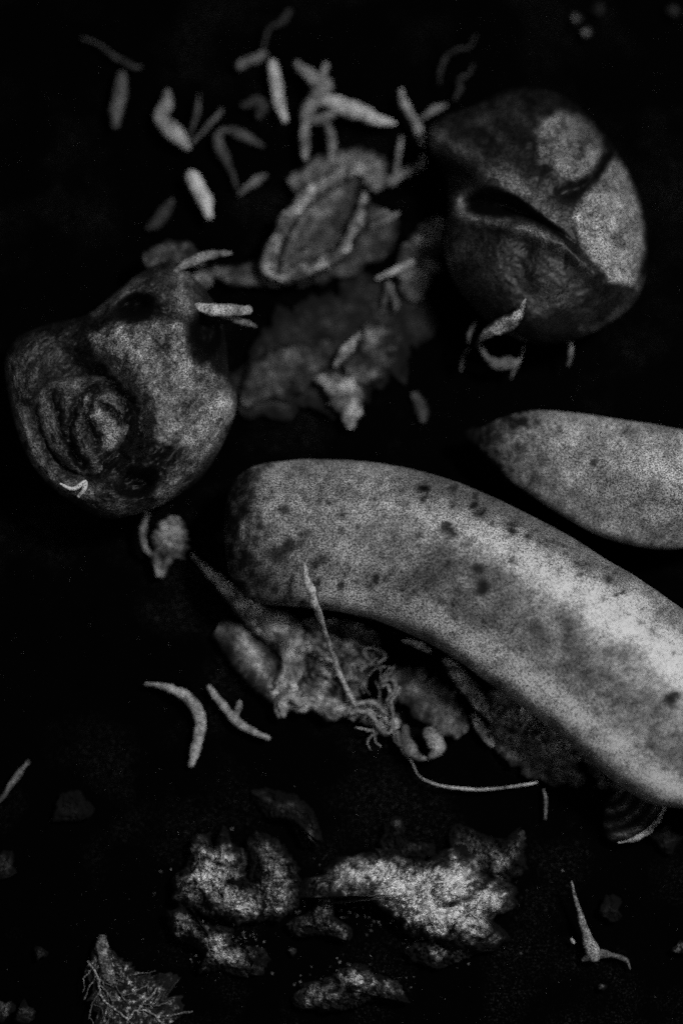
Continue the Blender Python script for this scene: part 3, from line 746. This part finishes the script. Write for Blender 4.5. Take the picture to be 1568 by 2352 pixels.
tag(tube('root_curl', [(1438, 1778, 34, 5), (1442, 1796, 38, 7), (1434, 1812, 36, 6), (1418, 1824, 28, 3)], M_STALK, None, 0.4), 'small curled root beside the dim ribbed mushroom cap', 'root')
tag(tube('soil_crumb', [(1378, 1790, 20, 10), (1384, 1802, 24, 14), (1392, 1798, 20, 10)], M_CLOD, None, 0.18, rough=0.5), 'faint crumb of soil left of the small curled root', 'crumb')

# ------------------------------------------------------------------ pale clods along the bottom
def clod_sculpt(amp, seed, sx=1.0, ang=0.0):
    c, s = math.cos(ang), math.sin(ang)
    def f(x, y, rho):
        u, v = (x * c + y * s) * sx, -x * s + y * c
        n = fbm(u * 0.018, v * 0.018, seed) * 1.0 + 0.75 * fbm(u * 0.05, v * 0.05, seed + 2) + 0.5 * fbm(u * 0.13, v * 0.13, seed + 4, 3)
        c1 = noise.voronoi(Vector((u * 0.035, v * 0.035, seed)))[0][0]
        c2 = noise.voronoi(Vector((u * 0.085, v * 0.085, seed + 1)))[0][0]
        return (amp * n + 0.9 * amp * (0.5 - c1) + 0.5 * amp * (0.5 - c2)) * (1 - 0.5 * rho ** 8)
    return f
def clod_tint(base, seed, hot=(), dark=(), sx=1.0, ang=0.0, thr=0.35):
    c, s = math.cos(ang), math.sin(ang)
    def f(x, y):
        u, v = (x * c + y * s) * sx, -x * s + y * c
        t = 0.55 * fbm(u * 0.016, v * 0.016, seed) + 0.45 * fbm(u * 0.05, v * 0.05, seed + 1) + 0.35 * fbm(u * 0.15, v * 0.15, seed + 2)
        w = 2.1 * base * (0.5 + 1.2 * t)
        for hx, hy, rx, ry, an, am in hot: w += 2.3 * am * gauss(x, y, hx, hy, rx, ry, an) * (0.8 + 0.8 * t)
        for hx, hy, rx, ry, an in dark: w *= 1 - 0.97 * gauss(x, y, hx, hy, rx, ry, an)
        return min(1.15, max(0.004, w))
    return f
G_CL = 'crumbly clods'
def clod(label, outline, h, tint, amp, seed, jag=False, sx=1.0, ang=0.0, rings=110, segs=300, z=8, soft=60):
    ox, oy = sum(p[0] for p in outline) / len(outline), sum(p[1] for p in outline) / len(outline)
    outline = [(ox + 1.1 * (p[0] - ox), oy + 1.1 * (p[1] - oy)) for p in outline]
    def edge_faded(x, y):                                   # tint fades to near black towards the ragged outline
        d = poly_sd(x, y, outline) + 22 * fbm(x * 0.02, y * 0.02, seed + 7) + 20 * fbm(x * 0.06, y * 0.06, seed + 8)
        return tint(x, y) * (0.03 + 0.97 * sstep(-6, soft, d))
    return tag(dome('soil_clod', outline, z, h, 16, M_CLOD, None, clod_sculpt(amp, seed, sx, ang), edge_faded, rings, segs, True, None, 0.5, 0.12), label, 'clod', G_CL)
clod('bright ragged-topped clod, upper left of the pale clods along the bottom',
     [(405, 2020), (440, 1985), (448, 1930), (478, 1920), (490, 1945), (512, 1905), (530, 1940), (568, 1965), (560, 2010), (600, 2040), (610, 2090), (560, 2110), (500, 2098), (440, 2080), (410, 2060)], 60,
     clod_tint(0.42, 81, [(488, 1965, 45, 30, 0.2, 0.35), (480, 2010, 30, 20, 0, 0.35), (545, 2080, 40, 15, 0, 0.25)], [(505, 1985, 28, 7, 0.3)]), 20, 82, True)
clod('dim clod leaning on the right side of the ragged-topped bright one',
     [(570, 1935), (620, 1925), (655, 1960), (680, 2000), (684, 2060), (650, 2100), (600, 2105), (570, 2060), (575, 1990)], 50,
     clod_tint(0.27, 84, [(655, 2050, 30, 40, 0, 0.2)]), 22, 85)
clod('pale clod below the ragged-topped one, across a black crack',
     [(402, 2100), (440, 2085), (452, 2120), (480, 2130), (530, 2135), (530, 2165), (600, 2180), (605, 2215), (560, 2240), (500, 2225), (455, 2235), (470, 2190), (420, 2160), (400, 2140)], 46,
     clod_tint(0.38, 87, [(512, 2165, 34, 40, 0.3, 0.6), (430, 2100, 26, 14, 0, 0.2)], [(445, 2165, 18, 18, 0)]), 22, 88, True)
clod('small pale clod bridging the ragged-topped clod and the largest clod',
     [(670, 2120), (720, 2095), (750, 2060), (770, 2075), (765, 2105), (800, 2130), (795, 2155), (740, 2145), (690, 2150)], 34,
     clod_tint(0.45, 90, [(750, 2075, 24, 12, -0.3, 0.3)]), 20, 91, True)
clod('largest and brightest clod, in the middle of the bottom',
     [(690, 2050), (770, 2000), (830, 1970), (900, 1960), (960, 1985), (1040, 1955), (1085, 1975), (1100, 2010), (1150, 2030), (1165, 2080), (1120, 2110), (1140, 2150), (1060, 2175), (980, 2150), (930, 2130), (890, 2090), (850, 2060), (780, 2065), (730, 2080)], 90,
     clod_tint(0.46, 93, [(940, 2060, 85, 55, 0.35, 0.62), (1070, 2030, 45, 75, 0.5, 0.55), (1000, 2110, 80, 28, -0.2, 0.5), (870, 2000, 70, 30, -0.6, 0.25)],
               [(1040, 2075, 45, 14, -0.3), (965, 1960, 30, 22, 0), (830, 2085, 50, 22, 0.2)], 0.6, -0.7), 26, 94, True, 0.55, -0.7)
clod('dim clod behind the largest one, reaching up to its right',
     [(1040, 1945), (1060, 1900), (1110, 1920), (1165, 1930), (1195, 1900), (1200, 1970), (1190, 2000), (1150, 2030), (1100, 2005), (1060, 1985)], 34,
     clod_tint(0.2, 96, [(1175, 1960, 25, 30, 0, 0.25)]), 22, 97, True)
clod('broken dim clod on the near side of the largest one',
     [(960, 2170), (1020, 2160), (1100, 2140), (1140, 2130), (1130, 2180), (1090, 2190), (1050, 2210), (1010, 2220), (960, 2205)], 26,
     clod_tint(0.24, 99, [(1010, 2190, 30, 18, 0, 0.25)]), 24, 100, True)
clod('low pale clod alone at the bottom edge, beyond the black gap under the largest one',
     [(670, 2300), (700, 2265), (740, 2255), (770, 2240), (815, 2215), (850, 2235), (880, 2245), (910, 2265), (930, 2300), (900, 2300), (860, 2290), (820, 2310), (760, 2320), (700, 2315)], 40,
     clod_tint(0.32, 102, [(815, 2242, 45, 20, 0.1, 0.7), (900, 2262, 22, 12, 0.4, 0.3)], [(770, 2275, 30, 10, -0.4)]), 20, 103, True)
clod('very dim clod behind the tops of the bottom clods, nearest the long thread',
     [(885, 1960), (880, 1920), (905, 1880), (925, 1890), (935, 1930), (980, 1925), (990, 1960), (930, 1975)], 20, clod_tint(0.12, 105, [(912, 1890, 12, 18, 0, 0.12)]), 16, 106, True)
clod('very dim curved clod above the ragged-topped bright one',
     [(590, 1830), (630, 1820), (690, 1840), (728, 1890), (725, 1940), (695, 1945), (690, 1900), (650, 1880), (620, 1880)], 20, clod_tint(0.085, 108, [(715, 1905, 16, 32, 0, 0.1), (612, 1850, 22, 20, 0, 0.06)]), 16, 109, True)

# ------------------------------------------------------------------ skeleton leaf bottom left
sl = root('skeleton_leaf', 300, 2270)
tag(sl, 'lacy skeleton leaf at the lower left, bright branching veins, cut by the frame', 'leaf')
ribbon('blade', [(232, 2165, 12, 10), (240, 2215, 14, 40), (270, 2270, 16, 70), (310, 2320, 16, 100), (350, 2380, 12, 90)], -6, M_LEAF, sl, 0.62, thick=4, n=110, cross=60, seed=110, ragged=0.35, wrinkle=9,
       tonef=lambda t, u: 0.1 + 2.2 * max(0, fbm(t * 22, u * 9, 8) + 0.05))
ribbon('leaf_stalk', [(236, 2148, 16, 8), (234, 2172, 22, 15), (238, 2200, 24, 14), (248, 2235, 24, 16), (262, 2260, 20, 8)], -4, M_LEAF, sl, 0.55, seed=111)
veins = [[(202, 2210), (222, 2245), (228, 2280), (246, 2305), (275, 2330), (294, 2346)], [(295, 2340), (316, 2322), (345, 2330), (372, 2350), (400, 2362)], [(316, 2322), (330, 2306), (352, 2290), (362, 2270)],
         [(372, 2344), (400, 2334), (440, 2322)], [(248, 2235), (262, 2262), (280, 2290), (300, 2310)], [(262, 2262), (290, 2246), (320, 2236)], [(222, 2245), (205, 2268), (196, 2295)],
         [(228, 2280), (212, 2306), (206, 2340)], [(280, 2290), (312, 2278), (340, 2262)], [(246, 2305), (250, 2340), (244, 2370)], [(228, 2262), (250, 2290), (262, 2318)], [(205, 2230), (192, 2250)], [(330, 2306), (360, 2312), (392, 2300)]]
for k in range(16):
    v = random.choice(veins[:13])
    q = random.choice(v); a = random.uniform(-0.6, 2.4)
    veins.append([q, (q[0] + 22 * math.cos(a), q[1] + 22 * math.sin(a)), (q[0] + 42 * math.cos(a + random.uniform(-.7, .7)), q[1] + 42 * math.sin(a + random.uniform(-.7, .7)))])
for i, v in enumerate(veins):
    jit = spline([(a + random.uniform(-2.5, 2.5), b + random.uniform(-2.5, 2.5)) for a, b in v], 6 * (len(v) - 1))
    tube('vein', [(a + 2 * fbm(a * .1, b * .1), b + 2 * fbm(b * .1, a * .1), 20 + 4 * fbm(a * .05, b * .05), 2.4 if i < 4 else 1.7 if i < 13 else 1.1) for a, b in jit], M_STALK, sl, 0.62 if i < 3 else 0.34, ring=6, rough=0.4)

# ------------------------------------------------------------------ thorn, lower right
th = root('thorn', 1360, 2170)
tag(th, 'sharp pale thorn with a flared foot, standing alone at lower right', 'thorn')
tube('spike', [(1312, 2025, 60, 2.5), (1320, 2060, 50, 4), (1331, 2100, 42, 6), (1346, 2145, 34, 11), (1356, 2175, 26, 15), (1360, 2196, 18, 16)], M_STALK, th, 0.6, n=50)
tube('foot', [(1338, 2206, 12, 5), (1366, 2194, 18, 11), (1390, 2192, 16, 8), (1418, 2198, 12, 6), (1438, 2208, 8, 4), (1446, 2226, 6, 2.5)], M_STALK, th, 0.34)
tag(tube('seed', [(1312, 2158, 10, 3.5), (1317, 2166, 12, 4)], M_STALK, None, 0.75, ring=8), 'tiny bright seed left of the thorn', 'seed')

# ------------------------------------------------------------------ faint bits on the soil
def crumb(label, x, y, r, tone, seed):
    o = [(x + r * math.cos(a) * random.uniform(.6, 1.3), y + r * math.sin(a) * random.uniform(.6, 1.3)) for a in [k * math.pi / 5 for k in range(10)]]
    ti = clod_tint(tone * 0.8, seed)
    def edge_faded(px, py):  # tint fades to black away from the middle of the crumb
        return ti(px, py) * sstep(1.05, 0.2, math.hypot(px - x, py - y) / r + 0.5 * fbm(px * 0.06, py * 0.06, seed))
    return tag(dome('soil_crumb', o, 4, r * 0.6, 8, M_CLOD, None, clod_sculpt(r * 0.3, seed), edge_faded, 24, 60, rag=0.15), label, 'crumb', 'crumbs on the soil')
crumb('pale crumb near the top edge, upper of two above the split fruit', 1322, 40, 15, 0.34, 120)
crumb('pale crumb near the top edge, lower of two above the split fruit', 1344, 74, 14, 0.34, 121)
crumb('faint flat crumb right of the two pale ones at the top edge', 1372, 20, 16, 0.1, 122)
crumb('faint crumb in the top right corner', 1545, 22, 16, 0.1, 123)
crumb('faint crumb right of the thorn', 1400, 2090, 30, 0.035, 124)
crumb('dim ragged crumb at the left edge, above the skeleton leaf', 8, 1990, 34, 0.12, 125)
crumb('dim small crumb in the bottom left corner', 6, 2320, 26, 0.2, 126)
crumb('pale crumb at the right edge, level with the foot of the thorn', 1562, 2180, 18, 0.3, 127)
crumb('faint long crumb left of the skeleton leaf', 60, 2330, 26, 0.12, 128)
crumb('faint crumb below the thorn foot', 1382, 2268, 10, 0.15, 129)
crumb('faint speck of soil right of the pale clod under the crack', 672, 2185, 12, 0.25, 130)
crumb('faint crumb at the left, above the skeleton leaf', 92, 2190, 16, 0.1, 131)
crumb('very faint crumb at the far right below the mushroom cap', 1530, 1925, 34, 0.06, 132)
crumb('very faint broad crumb high on the left side of the bottom', 165, 1860, 46, 0.03, 133)

# grit: uncountable specks
def grit():
    random.seed(9)
    V, F = [], []
    T = []
    for _ in range(5200):
        x, y = random.uniform(-60, 1630), random.uniform(-60, 2420)
        if fbm(x * .004, y * .004, 6) < random.uniform(-0.5, 0.35): continue
        r = random.choice((0.6, 0.7, 0.8, 0.9, 1.2))
        T += [random.choice((0.3, 0.35, 0.4, 0.5, 0.9))] * 5
        c = P(x, y, 0)
        X, Y, Z = c.x, c.y, c.z
        zz = -SLOPE * Y - 0.0015 + 0.002 * fbm(X * 40, Y * 40, 3.3) + 0.0008 * fbm(X * 220, Y * 220, 1.3)
        c.z = zz + r * S * 0.4
        b = len(V)
        for d in ((1, 0, 0), (-.6, .8, 0), (-.5, -.9, 0), (0, 0, 1.2), (0, 0, -1)):
            V.append(c + Vector(d) * r * S)
        F += [(b, b + 1, b + 3), (b + 1, b + 2, b + 3), (b + 2, b, b + 3), (b + 1, b, b + 4), (b + 2, b + 1, b + 4), (b, b + 2, b + 4)]
    o = make('grit', V, F, M_STALK, None, T, False)
    tag(o, 'fine pale grit speckling the black soil', None, None, 'stuff')
grit()

# loose litter: crumbs too many and too small to count, thickest round the pale clods
def litter():
    random.seed(21)
    V, F, T = [], [], []
    centres = [(500, 2010, 130, 110, 190), (520, 2170, 120, 70, 150), (930, 2050, 270, 110, 420), (1040, 2170, 140, 60, 160), (800, 2260, 150, 55, 170), (730, 2110, 80, 50, 70)]
    for cx, cy, sx, sy, n in centres:
        for _ in range(int(n * 0.6)):
            x, y = random.gauss(cx, sx * 0.42), random.gauss(cy, sy * 0.42)
            r = random.choice((1.5, 2, 2, 2.5, 3, 4))
            c = P(x, y, 0)
            c.z = -SLOPE * c.y - 0.0015 + 0.002 * fbm(c.x * 40, c.y * 40, 3.3) + 0.0008 * fbm(c.x * 220, c.y * 220, 1.3) + r * S * 0.5
            b = len(V)
            for d in ((1, 0, 0), (0, 1, 0), (-1, 0, 0), (0, -1, 0), (0, 0, 1), (0, 0, -1), (.6, .6, .4), (-.6, .6, .4), (-.6, -.6, .4), (.6, -.6, .4)):
                V.append(c + Vector(d) * r * S * random.uniform(0.6, 1.4))
            F += [(b + i, b + (i + 1) % 4, b + 6 + i) for i in range(4)] + [(b + i, b + 6 + i, b + 4) for i in range(4)] + [(b + (i + 1) % 4, b + 4, b + 6 + i) for i in range(4)] + [(b + (i + 1) % 4, b + i, b + 5) for i in range(4)]
            T += [random.choice((0.1, 0.15, 0.2, 0.3, 0.4))] * 10
    tag(make('soil_litter', V, F, M_CLOD, None, T), 'fine crumbs of soil and peel strewn round the pale clods', None, None, 'stuff')
litter()
